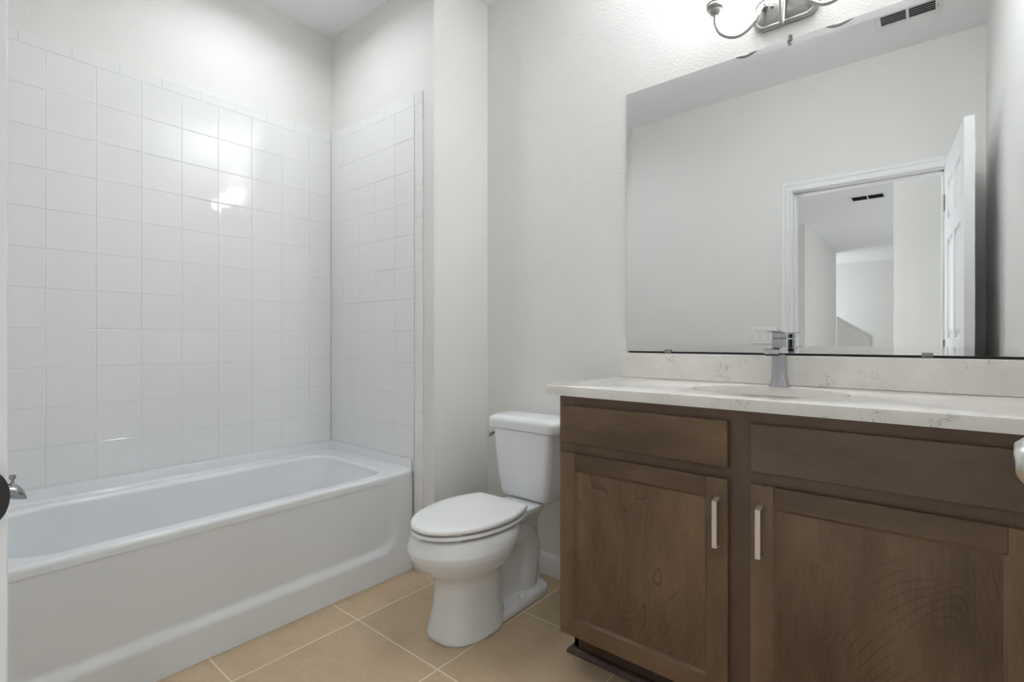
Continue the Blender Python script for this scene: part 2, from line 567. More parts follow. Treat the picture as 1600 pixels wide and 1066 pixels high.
# door stop on the head and both jambs
box(bm, (OX0, YB + 0.02, 0), (OX0 + 0.011, YD - 0.04, OZ), 0.002)
box(bm, (OX1 - 0.011, YB + 0.02, 0), (OX1, YD - 0.04, OZ), 0.002)
box(bm, (OX0, YB + 0.02, OZ - 0.011), (OX1, YD - 0.04, OZ), 0.002)
frame = struct(obj('trim_1', bm, M['trim']), 'white door frame lining the doorway')


def casing_run(bm, side):
    prof = [(0.005, 0.0), (0.005, 0.0110), (0.008, 0.0125), (0.014, 0.0125), (0.018, 0.0065), (0.022, 0.0065), (0.040, 0.0095), (0.043, 0.0125), (0.050, 0.0143), (0.060, 0.0143), (0.067, 0.0105), (0.069, 0.0)]
    out = []
    for sgn, yy in ((1, YD), (-1, YB)):
        A = [(OX0 - d, yy + sgn * t, 0.0) for d, t in prof]
        Bq = [(OX0 - d, yy + sgn * t, OZ + d) for d, t in prof]
        Cq = [(OX1 + d, yy + sgn * t, OZ + d) for d, t in prof]
        D = [(OX1 + d, yy + sgn * t, 0.0) for d, t in prof]
        loft(bm, [A, Bq, Cq, D])


bm = B()
casing_run(bm, 1)
obj('casing', bm, M['trim'], frame, smooth=30)
# strike plate with its rounded lip, let into the latch-side jamb
bm = B()
lipc = (0.916)
pts = []
for k in range(25):
    a = -PI / 2 + PI * k / 24
    pts.append((YD - 0.004 + 0.0170 * math.cos(a), lipc + 0.027 * math.sin(a)))
pts += [(YD - 0.03, lipc + 0.027), (YD - 0.03, lipc - 0.027)]
prism(bm, pts, 'X', OX0 + 0.0005, OX0 + 0.0030)
o = obj('strike_plate', bm, M['strike'], frame)
o['label'] = 'dark rounded strike plate'

# ------------------------------------------------------------------ open six-panel door
HX, HY = 0.064, 0.050
DW, DT, DH = 0.735, 0.035, 2.03
ang = math.atan2(0.050, 0.73)
dvec = Vector((math.sin(ang), math.cos(ang), 0))         # hinge -> latch
nvec = Vector((math.cos(ang), -math.sin(ang), 0))        # away from the camera side


def dpt(s, n, z):
    p = Vector((HX, HY, 0)) + dvec * s + nvec * n
    return (p.x, p.y, z)


rects = []
for (s0, s1) in ((0.115, 0.335), (0.400, 0.620)):
    for (z0, z1) in ((1.70, 1.905), (1.07, 1.60), (0.23, 0.97)):
        rects.append((s0, s1, z0, z1))
bm = B()
ss = sorted({0.0, DW} | {v for r in rects for v in r[:2]})
zz = sorted({0.008, DH} | {v for r in rects for v in r[2:]})
for side in (0, 1):
    n0 = 0.0 if side == 0 else DT
    sg = 1 if side == 0 else -1
    for i in range(len(ss) - 1):
        for j in range(len(zz) - 1):
            q = (ss[i], ss[i + 1], zz[j], zz[j + 1])
            if q in rects:
                steps = [(0, 0), (0.008, 0.010), (0.024, 0.010), (0.046, 0.001)]
                rings = [[bm.verts.new(dpt(s, n0 + sg * dd, z)) for s, z in ((q[0] + e, q[2] + e), (q[1] - e, q[2] + e), (q[1] - e, q[3] - e), (q[0] + e, q[3] - e))] for e, dd in steps]
                for a, b in zip(rings[:-1], rings[1:]):
                    for k in range(4):
                        bm.faces.new((a[k], a[(k + 1) % 4], b[(k + 1) % 4], b[k]))
                bm.faces.new(rings[-1])
            else:
                bm.faces.new([bm.verts.new(dpt(s, n0, z)) for s, z in ((q[0], q[2]), (q[1], q[2]), (q[1], q[3]), (q[0], q[3]))])
for s in (0.0, DW):
    bm.faces.new([bm.verts.new(dpt(s, n, z)) for n, z in ((0, 0.008), (DT, 0.008), (DT, DH), (0, DH))])
for z in (0.008, DH):
    bm.faces.new([bm.verts.new(dpt(s, n, z)) for s, n in ((0, 0), (DW, 0), (DW, DT), (0, DT))])
bmesh.ops.remove_doubles(bm, verts=bm.verts, dist=0.0001)
door = struct(obj('door_1', bm, M['trim'], origin=(HX, HY, 0)), 'white six-panel door standing open against the right wall, seen in the mirror')


def knob(bm, s, z, side):
    """lathe profile along the door normal"""
    prof = [(0.0300, 0.0), (0.0300, 0.004), (0.027, 0.007), (0.0125, 0.009), (0.011, 0.015), (0.015, 0.019), (0.0245, 0.024), (0.0268, 0.030), (0.0255, 0.036), (0.0195, 0.0425), (0.0180, 0.0437), (0.002, 0.0445)]
    base = Vector(dpt(s, 0 if side < 0 else DT, z))
    ax = nvec * (1 if side > 0 else -1)
    up = Vector((0, 0, 1))
    rings = []
    for r, h in prof:
        rings.append([base + ax * h + (dvec * math.cos(2 * PI * k / 36) + up * math.sin(2 * PI * k / 36)) * r for k in range(36)])
    loft(bm, rings)


for sd in (-1, 1):
    bm = B()
    knob(bm, 0.672, 0.941, sd)
    obj('door_knob', bm, M['knob'], door, smooth=40)
for z in (0.22, 1.02, 1.82):
    bm = B()
    tube(bm, [(HX - 0.006, HY + 0.006, z - 0.045), (HX - 0.006, HY + 0.006, z + 0.045)], 0.006, 12)
    obj('hinge', bm, M['nickel'], door, smooth=40)

# ================================================================== HALL BEHIND THE DOORWAY (seen in the mirror)
HX0, HX1, HYF = -3.2, 1.6, -9.45
struct(obj('floor_hall', bx((HX0, HYF, -0.06), (HX1, -0.02, -0.0005)), M['hall_floor']), 'floor of the hall beyond the doorway')
struct(obj('ceiling_hall', bx((HX0, HYF, ZC), (HX1, YB, ZC + 0.05)), M['ceiling']), 'pale grey hall ceiling, seen through the doorway in the mirror')
struct(obj('wall_hall_far', bx((HX0, HYF - 0.1, 0), (HX1, HYF, ZC)), M['wall']), 'far off-white wall behind the stair, seen in the mirror')
bm = B()
box(bm, (-0.215, -1.27, 0), (1.6, -1.15, ZC))
struct(obj('wall_hall_near', bm, M['wall']), 'off-white hall wall facing the doorway, seen in the mirror')
bm = B()
box(bm, (-3.2, -7.75, 0), (-1.39, -4.6, ZC))
struct(obj('wall_hall_side', bm, M['wall']), 'off-white hall wall with an outside corner, seen in the mirror')
bm = B()
box(bm, (HX0 - 0.1, HYF, 0), (HX0, YB, ZC))
struct(obj('wall_hall_left', bm, M['wall']), 'wall closing the hall on the left')
struct(obj('wall_hall_right', bx((HX1, HYF, 0), (HX1 + 0.1, YB, ZC)), M['wall']), 'wall closing the hall on the right')
struct(obj('wall_hall_front', bx((HX0, YB, 0), (XLw - T, YB + 0.1, ZC)), M['wall']), 'wall of the hall beside the bathroom')
struct(obj('wall_hall_corner', bx((XR + T, YB, 0), (HX1, YB + 0.1, ZC)), M['wall']), 'wall of the hall beside the doorway')

# ================================================================== BATHTUB
TX0, TX1 = XL + 0.0005, -1.849      # long wall side .. apron
TY0, TY1 = YD + 0.001, YE - 0.0005
ZR = 0.460
tub = thing('bathtub', 'white alcove bathtub with a recessed apron below the tiled walls', 'bathtub', ((TX0 + TX1) / 2, (TY0 + TY1) / 2, 0))


def rr_ring(x0, x1, y0, y1, r, z, seg=8):
    return [(x, y, z) for x, y in rrect(x0, x1, y0, y1, r, seg)]


bm = B()
ix0, ix1, iy0, iy1 = TX0 + 0.078, TX1 - 0.068, TY0 + 0.10, TY1 - 0.105
rings = [rr_ring(TX0, TX1, TY0, TY1, [0.002, 0.004, 0.004, 0.002], ZR - 0.03)]
for k in range(0, 7):                                   # rolled outer edge of the rim
    a = PI / 2 * k / 6
    d = 0.014 * (1 - math.sin(a))
    e = 0.014 * (1 - math.cos(a))
    rings.append(rr_ring(TX0, TX1 - e, TY0, TY1, [0.002, 0.004, 0.004, 0.002], ZR - d))
    if k == 0:
        rings.pop()
        rings.append(rr_ring(TX0, TX1, TY0, TY1, [0.002, 0.004, 0.004, 0.002], ZR - 0.014))
rings.append(rr_ring(TX0, TX1 - 0.016, TY0, TY1, [0.002, 0.004, 0.004, 0.002], ZR))
rings.append(rr_ring(ix0 - 0.022, ix1 + 0.020, iy0 - 0.022, iy1 + 0.026, [0.164, 0.164, 0.114, 0.114], ZR))
for k in range(0, 7):
    a = PI / 2 * k / 6
    e = 0.018 * math.sin(a)
    d = 0.018 * (1 - math.cos(a))
    rings.append(rr_ring(ix0 - 0.018 + e, ix1 + 0.016 - e, iy0 - 0.018 + e, iy1 + 0.022 - e, [0.16, 0.16, 0.11, 0.11], ZR - d))
for t_, z in ((0.10, 0.40), (0.25, 0.32), (0.45, 0.22), (0.65, 0.14), (0.85, 0.085)):
    q = t_ ** 1.1
    rings.append(rr_ring(ix0 + 0.07 * q, ix1 - 0.06 * q, iy0 + 0.07 * q, iy1 - 0.30 * q, [0.15, 0.15, 0.12, 0.12], z))
rings.append(rr_ring(ix0 + 0.09, ix1 - 0.08, iy0 + 0.09, iy1 - 0.30, [0.14, 0.14, 0.13, 0.13], 0.068))
rings.append(rr_ring(ix0 + 0.13, ix1 - 0.12, iy0 + 0.14, iy1 - 0.36, [0.11, 0.11, 0.10, 0.10], 0.060))
loft(bm, rings, cap=False)
bm.faces.new([v for v in bm.verts][-len(rings[-1]):])
obj('basin', bm, M['tub'], tub, smooth='all')

# apron: one grid with a recessed panel, a ledge at the bottom and rounded panel corners
def sstep(a, b, x):
    t = max(0, min(1, (x - a) / (b - a)))
    return t * t * (3 - 2 * t)


bm = B()
ny, nz = 150, 70
zt = ZR - 0.0145
grid = []
for j in range(nz + 1):
    z = 0.001 + (zt - 0.001) * j / nz
    row = []
    for i in range(ny + 1):
        y = TY0 + (TY1 - TY0) * i / ny
        # distance inside the panel's rounded outline
        py1, pz0, rad = TY1 - 0.085, 0.108, 0.09
        py0 = TY0 + 0.085
        cy_ = min(max(y, py0 + rad), py1 - rad)
        cz_ = max(z, pz0 + rad)
        dist = rad - math.hypot(y - cy_, z - cz_)
        rec = 0.019 * sstep(0.0, 0.040, dist)
        rec *= min(1.0, max(0.0, (zt - z) / (zt - 0.15))) ** 0.8
        row.append(bm.verts.new((TX1 - 0.0004 - rec, y, z)))
    grid.append(row)
for j in range(nz):
    for i in range(ny):
        bm.faces.new((grid[j][i], grid[j][i + 1], grid[j + 1][i + 1], grid[j + 1][i]))
# back of the apron shell, so that it is a solid panel
bk = [bm.verts.new((TX1 - 0.05, y, z)) for y, z in ((TY0, 0.001), (TY1, 0.001), (TY1, zt), (TY0, zt))]
bm.faces.new(bk)
bm.faces.new([grid[0][i] for i in range(ny + 1)] + [bk[1], bk[0]])
bm.faces.new([grid[nz][i] for i in range(ny + 1)] + [bk[2], bk[3]])
bm.faces.new([grid[j][0] for j in range(nz + 1)] + [bk[3], bk[0]])
bm.faces.new([grid[j][ny] for j in range(nz + 1)] + [bk[2], bk[1]])
obj('apron', bm, M['tub'], tub, smooth=50)
# upstand that the tile sits on, with a cove at the rim
bm = B()
cove = [(0.0005, -0.02), (0.0005, 0.045), (0.002, 0.0475), (0.005, 0.0475), (0.0065, 0.045), (0.007, 0.010), (0.009, 0.004), (0.013, 0.0004), (0.013, -0.02)]
path = [(TX0, TY0, 1, 0), (TX0, TY1, 1, -1), (TX1 - 0.004, TY1, 0, -1)]
loft(bm, [[(x + nx * d, y + ny * d, ZR + z) for d, z in cove] for x, y, nx, ny in path])
obj('wall_flange', bm, M['tub'], tub, smooth=40)

# tub spout on the wall by the doorway
sp = thing('tub_spout', 'chrome tub spout with a pull-up diverter, just right of the doorway frame', 'tub spout', (-2.2, YD, 0.59))
bm = B()
sx, sz = -2.2, 0.600
rings = []
for y, w_, h0, h1 in ((YD + 0.0005, 0.030, -0.030, 0.030), (YD + 0.012, 0.030, -0.030, 0.030), (YD + 0.016, 0.025, -0.022, 0.022), (YD + 0.09, 0.0245, -0.022, 0.022), (YD + 0.138, 0.024, -0.025, 0.021), (YD + 0.158, 0.0235, -0.031, 0.018), (YD + 0.170, 0.0230, -0.036, 0.012), (YD + 0.179, 0.022, -0.038, 0.002), (YD + 0.187, 0.020, -0.039, -0.012), (YD + 0.191, 0.017, -0.039, -0.027)):
    rings.append([(sx + w_ * math.cos(2 * PI * k / 24), y, sz + (h0 + h1) / 2 + (h1 - h0) / 2 * math.sin(2 * PI * k / 24)) for k in range(24)])
loft(bm, rings)
obj('spout', bm, M['chrome'], sp, smooth=50)
bm = B()
lathe(bm, [(0.004, 0.0), (0.004, 0.016), (0.0085, 0.018), (0.0085, 0.029), (0.006, 0.031)], (sx, YD + 0.160, sz + 0.013), 'Z', 16)
obj('diverter_knob', bm, M['chrome'], sp, smooth=40)

# ================================================================== TOILET
AX = -1.333
toilet = thing('toilet', 'white two-piece toilet with closed lid between the tub and the wooden vanity', 'toilet', (AX, 1.5, 0))


def egg(yf, yb, wd, z, sf=2.05, n=64, sq=2.0, frac=0.58):
    """outline in plan, pointed a little to the front (-Y); widest at frac of its length from the front"""
    ym = yf + (yb - yf) * frac
    out = []
    for k in range(n):
        a = 2 * PI * k / n
        c_, s_ = math.cos(a), math.sin(a)
        x = wd * math.copysign(abs(c_) ** (2 / (sf if s_ < 0 else sq)), c_)
        if s_ < 0:
            y = ym + (ym - yf) * math.copysign(abs(s_) ** (2 / sf), s_)
        else:
            y = ym + (yb - ym) * math.copysign(abs(s_) ** (2 / sq), s_)
        out.append((AX + x, y, z))
    return out


def remesh(vox, it, fac=0.5):
    def fn(o):
        m = o.modifiers.new('remesh', 'REMESH'); m.mode = 'VOXEL'; m.voxel_size = vox; m.use_smooth_shade = True
        s_ = o.modifiers.new('smooth', 'SMOOTH'); s_.iterations = it; s_.factor = fac
        dg = bpy.context.evaluated_depsgraph_get()
        me = bpy.data.meshes.new_from_object(o.evaluated_get(dg))
        o.modifiers.clear()
        old = o.data
        o.data = me
        me.name = old.name
        bpy.data.meshes.remove(old)
        for p in me.polygons:
            p.use_smooth = True
    return fn


bm = B()
# front column and bowl
secs = [(1.186, 1.495, 0.119, 0.0, 2.6), (1.186, 1.495, 0.119, 0.012, 2.6), (1.195, 1.492, 0.113, 0.05, 2.5), (1.204, 1.488, 0.106, 0.10, 2.4), (1.210, 1.484, 0.103, 0.15, 2.4), (1.210, 1.482, 0.103, 0.185, 2.3), (1.202, 1.482, 0.108, 0.208, 2.2),
        (1.178, 1.476, 0.126, 0.230, 2.1), (1.148, 1.488, 0.150, 0.254), (1.121, 1.505, 0.171, 0.281), (1.104, 1.522, 0.184, 0.308), (1.099, 1.540, 0.187, 0.329), (1.106, 1.56, 0.182, 0.353), (1.118, 1.56, 0.171, 0.376), (1.122, 1.56, 0.167, 0.379),
        (1.156, 1.51, 0.135, 0.379), (1.162, 1.50, 0.130, 0.371), (1.18, 1.47, 0.115, 0.32), (1.21, 1.43, 0.085, 0.25), (1.26, 1.39, 0.05, 0.225)]
loft(bm, [egg(*s_) for s_ in secs])
# floor flange running to the back
loft(bm, [[(x, y, z) for x, y in rrect(AX - w_, AX + w_, 1.30, 1.757, [0.03, 0.03, 0.06, 0.06], 8)] for w_, z in ((0.102, 0.0), (0.102, 0.018), (0.098, 0.030), (0.092, 0.033))])
# web + trapway at the back
loft(bm, [[(x, y, z) for x, y in rrect(AX - w_, AX + w_, y0, y1, 0.035, 6)] for y0, y1, w_, z in ((1.40, 1.765, 0.044, 0.02), (1.40, 1.765, 0.038, 0.08), (1.40, 1.76, 0.036, 0.20), (1.40, 1.745, 0.042, 0.29), (1.40, 1.74, 0.062, 0.372))])
tube(bm, bez([(AX, 1.44, 0.20), (AX, 1.50, 0.255), (AX, 1.58, 0.275), (AX, 1.66, 0.245), (AX, 1.69, 0.17), (AX, 1.67, 0.09), (AX, 1.66, 0.03)], 8), 0.066, 20)
# tank deck
loft(bm, [[(x, y, z) for x, y in rrect(AX - w_, AX + w_, y0, 1.715, [0.03, 0.03, 0.03, 0.03], 6)] for y0, w_, z in ((1.49, 0.062, 0.318), (1.49, 0.085, 0.344), (1.495, 0.094, 0.360), (1.495, 0.095, 0.380))])
bowl = obj('bowl', bm, M['ceramic'], toilet, mods=[remesh(0.004, 7, 0.5)])
bm = B()
lathe(bm, [(0.016, 0.0), (0.016, 0.004), (0.014, 0.012), (0.008, 0.018), (0.001, 0.019)], (AX + 0.078, 1.575, 0.031), 'Z', 18)
obj('bolt_cap', bm, M['plastic'], toilet, smooth=40)
bm = B()
lathe(bm, [(0.016, 0.0), (0.016, 0.004), (0.014, 0.012), (0.008, 0.018), (0.001, 0.019)], (AX - 0.078, 1.575, 0.031), 'Z', 18)
obj('bolt_cap', bm, M['plastic'], toilet, smooth=40)


def seat_plan(off, z, n=64):
    a_, c0, wd, yb = 0.262 - off, 1.370, 0.172 - off, 1.547 - off * 0.6
    tb = math.asin((yb - c0) / a_)                 # the ellipse is cut off straight at the hinge line
    out = []
    nb = 8
    for k in range(n):
        t = PI - tb + (PI + 2 * tb) * k / (n - 1)
        out.append((AX + wd * math.cos(t), c0 + a_ * math.sin(t), z))
    (xa, ya, _), (xb, yb_, _) = out[-1], out[0]
    for k in range(1, nb):
        out.append((xa + (xb - xa) * k / nb, yb_ + 0.004 * math.sin(PI * k / nb), z))
    return out


bm = B()   # ring with the opening
ri = lambda off, z: [(AX + (x - AX) * 0.63, 1.32 + (y - 1.32) * 0.66, zz_) for x, y, zz_ in seat_plan(off, z)]
rings = [seat_plan(0.003, 0.3882), seat_plan(0.0, 0.3900), seat_plan(0.0, 0.3970), seat_plan(0.003, 0.4005), ri(0.0, 0.4005), ri(-0.003, 0.3970), ri(-0.003, 0.3900), ri(0.0, 0.3882)]
loft(bm, rings + [rings[0]], cap=False)
bmesh.ops.remove_doubles(bm, verts=bm.verts, dist=1e-5)
obj('seat', bm, M['plastic'], toilet, smooth=45)
for (x, y) in ((AX + 0.10, 1.195), (AX - 0.10, 1.195), (AX + 0.14, 1.42), (AX - 0.14, 1.42)):
    obj('bumper', bx((x - 0.012, y - 0.008, 0.3750), (x + 0.012, y + 0.008, 0.3895), 0.002), M['plastic'], toilet)
    obj('bumper', bx((x - 0.010, y - 0.008, 0.3995), (x + 0.010, y + 0.008, 0.4095), 0.002), M['plastic'], toilet)
bm = B()
rings = [seat_plan(0.006, 0.4082), seat_plan(0.001, 0.4096), seat_plan(0.0, 0.4140), seat_plan(0.001, 0.4195), seat_plan(0.006, 0.4235), seat_plan(0.014, 0.4255), seat_plan(0.05, 0.4275), seat_plan(0.11, 0.4290)]
loft(bm, rings)
obj('lid', bm, M['plastic'], toilet, smooth=45)
for s_ in (-1, 1):
    bm = B()
    lathe(bm, [(0.011, -0.020), (0.013, -0.017), (0.013, 0.017), (0.011, 0.020)], (AX + s_ * 0.075, 1.565, 0.4000), 'X', 16)
    box(bm, (AX + s_ * 0.075 - 0.017, 1.548, 0.3760), (AX + s_ * 0.075 + 0.017, 1.585, 0.3960), 0.004)
    obj('seat_hinge', bm, M['plastic'], toilet, smooth=40)

# tank: tapered, softly chamfered front corners
bm = B()
rings = []
for z, hw, yf in ((0.388, 0.128, 1.686), (0.393, 0.134, 1.678), (0.42, 0.138, 1.672), (0.49, 0.144, 1.664), (0.57, 0.151, 1.658), (0.635, 0.156, 1.655), (0.679, 0.160, 1.654)):
    yb = 1.83
    ch = 0.030
    pts = rrect(AX - hw, AX + hw, yf, yb, [ch, ch, 0.02, 0.02], 7)
    # gently bowed front
    pts = [(x, y - 0.010 * max(0, 1 - ((x - AX) / hw) ** 2) if y < yf + 0.05 else y) for x, y in pts]
    rings.append([(x, y, z) for x, y in pts])
loft(bm, rings)
obj('tank', bm, M['ceramic'], toilet, smooth=50)
bm = B()
rings = []
for z, e in ((0.681, 0.010), (0.683, 0.004), (0.690, 0.002), (0.712, 0.0), (0.721, 0.0015), (0.727, 0.007), (0.733, 0.018), (0.737, 0.032), (0.738, 0.045)):
    pts = rrect(AX - 0.190 + e, AX + 0.190 - e, 1.645 + e * 0.8, 1.838 - e, [0.045, 0.045, 0.02, 0.02], 7)
    pts = [(x, y - 0.010 * max(0, 1 - ((x - AX) / 0.19) ** 2) if y < 1.715 else y) for x, y in pts]
    rings.append([(x, y, z) for x, y in pts])
loft(bm, rings)
obj('tank_lid', bm, M['ceramic'], toilet, smooth=40)
bm = B()
lathe(bm, [(0.014, 0.006), (0.014, -0.004), (0.010, -0.008), (0.006, -0.016), (0.006, -0.020)], (AX - 0.161, 1.700, 0.648), 'X', 18)
tube(bm, [(AX - 0.177, 1.709, 0.650), (AX - 0.178, 1.690, 0.648), (AX - 0.177, 1.672, 0.643), (AX - 0.176, 1.662, 0.640)], [0.006, 0.007, 0.009, 0.007], 12)
o = obj('flush_lever', bm, M['chrome'], toilet, smooth=50)
o['label'] = 'chrome flush lever'

# ================================================================== VANITY CABINET
CX0, CX1 = -0.934, 0.190
CYF = 1.371                     # face frame
DYF = 1.352                     # door faces
CZ0, CZ1 = 0.112, 0.8855
van = thing('vanity_cabinet', 'brown stained wooden vanity cabinet with two doors and bar pulls', 'cabinet', ((CX0 + CX1) / 2, (CYF + YW) / 2, 0))
# carcass: sides with toe notch, floor, face frame
bm = B()
side = [(CYF + 0.001, CZ0), (1.458, CZ0), (1.458, 0.001), (YW - 0.002, 0.001), (YW - 0.002, CZ1), (CYF + 0.001, CZ1)]
prism(bm, side, 'X', CX0 + 0.001, CX0 + 0.017)
prism(bm, side, 'X', CX1 - 0.016, CX1)
box(bm, (CX0 + 0.016, CYF + 0.001, CZ0), (CX1 - 0.016, YW - 0.002, CZ0 + 0.015))
box(bm, (CX1 + 0.0002, CYF + 0.003, 0.001), (XR - 0.002, CYF + 0.02, CZ1))
obj('carcass', bm, M['wood_v'], van)
fx = [(CX0, -0.880), (-0.430, -0.318), (0.128, CX1)]
for a, b in fx:
    obj('face_stile', bx((a, CYF, CZ0), (b, CYF + 0.019, CZ1), 0.0003, 1), M['wood_frame'], van)
for a, b in ((-0.880, -0.430), (-0.318, 0.128)):
    for z0, z1 in ((CZ0, 0.160), (0.675, 0.760), (0.830, CZ1)):
        obj('face_rail', bx((a + 0.0001, CYF + 0.0001, z0), (b - 0.0001, CYF + 0.019, z1)), M['wood_frame'], van)
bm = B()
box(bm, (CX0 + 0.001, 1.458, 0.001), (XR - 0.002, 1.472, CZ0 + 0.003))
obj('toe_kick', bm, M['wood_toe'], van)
# shoe moulding, quarter-round, returning along the side
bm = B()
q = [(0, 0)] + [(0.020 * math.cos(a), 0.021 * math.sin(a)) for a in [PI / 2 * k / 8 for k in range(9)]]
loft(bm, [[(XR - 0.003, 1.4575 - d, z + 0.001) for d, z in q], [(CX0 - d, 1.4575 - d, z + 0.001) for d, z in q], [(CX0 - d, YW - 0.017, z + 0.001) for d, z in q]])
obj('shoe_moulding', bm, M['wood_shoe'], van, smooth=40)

for k, (a, b, zz0, zz1, mt) in enumerate(((-0.917, -0.402, 0.734, 0.855, 'wood_h'), (-0.347, 0.170, 0.734, 0.855, 'wood_h2'))):
    obj('drawer_front', bx((a, DYF, zz0), (b, CYF - 0.0008, zz1), 0.0030, 3), M[mt], van)


def cab_door(x0, x1, handle_x):
    z0, z1, sw = 0.121, 0.703, 0.054
    d = bpy.data.objects.new('door', None)
    d.empty_display_size = 0.05
    C.objects.link(d)
    d.parent = van
    yb = CYF - 0.0008
    for a, b in ((x0, x0 + sw), (x1 - sw, x1)):
        obj('stile', bx((a, DYF, z0), (b, yb, z1), 0.0024, 2), M['wood_v'], d)
    for a, b in ((z0, z0 + sw), (z1 - sw + 0.002, z1)):
        obj('rail', bx((x0 + sw - 0.0006, DYF + 0.0002, a), (x1 - sw + 0.0006, yb, b), 0.0022, 2), M['wood_h'], d)
    obj('panel', bx((x0 + sw - 0.004, DYF + 0.0085, z0 + sw - 0.004), (x1 - sw + 0.004, yb, z1 - sw + 0.004)), M['wood_panel'], d)
    # small bead around the panel
    bm = B()
    pa, pb, pc, pd = x0 + sw, x1 - sw, z0 + sw, z1 - sw + 0.002
    for e0, e1, y0 in ((0, 0.006, 0),):
        A = [[(pa + e, y_, pc + e), (pb - e, y_, pc + e), (pb - e, y_, pd - e), (pa + e, y_, pd - e)] for e, y_ in ((-0.001, DYF + 0.0022), (0.0062, DYF + 0.0086), (-0.001, DYF + 0.0090))]
        loft(bm, A + [A[0]], cap=False)
    bmesh.ops.remove_doubles(bm, verts=bm.verts, dist=1e-6)
    obj('bead', bm, M['wood_v'], d)
    # flat bar pull bent back to the stile at both ends
    hz0, hz1, wd, pr, th = 0.524, 0.656, 0.0062, 0.030, 0.0042
    bm = B()
    prof = [(DYF, hz1), (DYF - pr, hz1 - 0.006), (DYF - pr, hz0 + 0.006), (DYF, hz0)]
    inner = [(DYF, hz0 + th * 1.3), (DYF - pr + th, hz0 + 0.006 + th), (DYF - pr + th, hz1 - 0.006 - th), (DYF, hz1 - th * 1.3)]
    bm2 = B()
    o_ = [bm.verts.new((handle_x - wd, y, z)) for y, z in prof + inner]
    p_ = [bm.verts.new((handle_x + wd, y, z)) for y, z in prof + inner]
    n = 8
    for i in range(n):
        j = (i + 1) % n
        bm.faces.new((o_[i], o_[j], p_[j], p_[i]))
    for vs in (o_, p_):
        bm.faces.new((vs[0], vs[1], vs[6], vs[7]))
        bm.faces.new((vs[1], vs[2], vs[5], vs[6]))
        bm.faces.new((vs[2], vs[3], vs[4], vs[5]))
    bm2.free()
    bmesh.ops.recalc_face_normals(bm, faces=bm.faces)
    bmesh.ops.bevel(bm, geom=list(bm.edges), offset=0.0007, segments=1, affect='EDGES')
    h = obj('handle', bm, M['pull'], d)
    h['label'] = 'satin nickel bar pull'


cab_door(-0.922, -0.401, -0.4255)
cab_door(-0.347, 0.170, -0.3225)

# ================================================================== COUNTERTOP, BACKSPLASH, SINK
KX0, KX1, KY0, KY1, KZ0, KZ1 = -0.971, XR - 0.001, 1.340, YW - 0.001, 0.886, 0.9157
SX, SY, SRX, SRY = -0.368, 1.598, 0.205, 0.166
bm = B()
n = 96
ell = [(SX + SRX * math.cos(2 * PI * k / n), SY + SRY * math.sin(2 * PI * k / n)) for k in range(n)]


def edge_point(x, y, e):
    """project from the sink centre onto the slab's outline inset by e"""
    dx, dy = x - SX, y - SY
    ts = []
    if dx > 1e-9: ts.append((KX1 - e - SX) / dx)
    if dx < -1e-9: ts.append((KX0 + e - SX) / dx)
    if dy > 1e-9: ts.append((KY1 - e - SY) / dy)
    if dy < -1e-9: ts.append((KY0 + e - SY) / dy)
    t = min(ts)
    return (SX + dx * t, SY + dy * t)


# outline angles, with the four corners added
angs = sorted([2 * PI * k / n for k in range(n)] + [math.atan2(y - SY, x - SX) % (2 * PI) for x in (KX0, KX1) for y in (KY0, KY1)])
ip = [(SX + SRX * math.cos(a), SY + SRY * math.sin(a)) for a in angs]
# ellipse points at true polar angle so the fan is regular
ip = []
for a in angs:
    r = 1 / math.sqrt((math.cos(a) / SRX) ** 2 + (math.sin(a) / SRY) ** 2)
    ip.append((SX + r * math.cos(a), SY + r * math.sin(a), r, a))
dirs = [(SX + math.cos(a), SY + math.sin(a)) for a in angs]
rings = []
for e, z in ((0.0, KZ0), (0.0, KZ1 - 0.002), (0.0006, KZ1 - 0.0006), (0.002, KZ1)):
    rings.append([(*edge_point(x, y, e), z) for x, y in dirs])
for de, z in ((0.0025, KZ1), (0.0008, KZ1 - 0.0006), (0.0, KZ1 - 0.0025), (0.0, KZ0)):
    rings.append([(SX + (r + de) * math.cos(a), SY + (r + de) * math.sin(a), z) for _, _, r, a in ip])
loft(bm, rings + [rings[0]], cap=False)
bmesh.ops.remove_doubles(bm, verts=bm.verts, dist=1e-6)
o = obj('countertop', bm, M['quartz'], origin=((KX0 + KX1) / 2, (KY0 + KY1) / 2, KZ0), smooth=30)
tag(o, 'pale veined quartz countertop with an oval sink cutout on the brown vanity', 'countertop')
o = obj('backsplash', bx((-0.969, YW - 0.019, KZ1 + 0.0003), (XR - 0.001, YW - 0.0005, 1.0125), 0.0018, 2), M['quartz'], origin=(-0.37, YW - 0.01, KZ1))
tag(o, 'low pale quartz backsplash strip under the wall mirror', 'backsplash')

sink = thing('sink', 'oval undermount sink bowl set in the pale quartz countertop', 'sink', (SX, SY, 0.74))
bm = B()
rings = []
for f_, z in ((1.06, KZ0 - 0.0008), (1.06, KZ0 - 0.014), (1.0, KZ0 - 0.05), (0.90, KZ0 - 0.10), (0.72, KZ0 - 0.132), (0.45, KZ0 - 0.145), (0.14, KZ0 - 0.150)):
    rings.append([(SX + SRX * f_ * math.cos(2 * PI * k / 64), SY + SRY * f_ * math.sin(2 * PI * k / 64), z) for k in range(64)])
inn = []
for f_, z in ((0.14, KZ0 - 0.142), (0.44, KZ0 - 0.137), (0.69, KZ0 - 0.124), (0.86, KZ0 - 0.095), (0.96, KZ0 - 0.045), (1.015, KZ0 - 0.0008)):
    inn.append([(SX + SRX * f_ * math.cos(2 * PI * k / 64), SY + SRY * f_ * math.sin(2 * PI * k / 64), z) for k in range(64)])
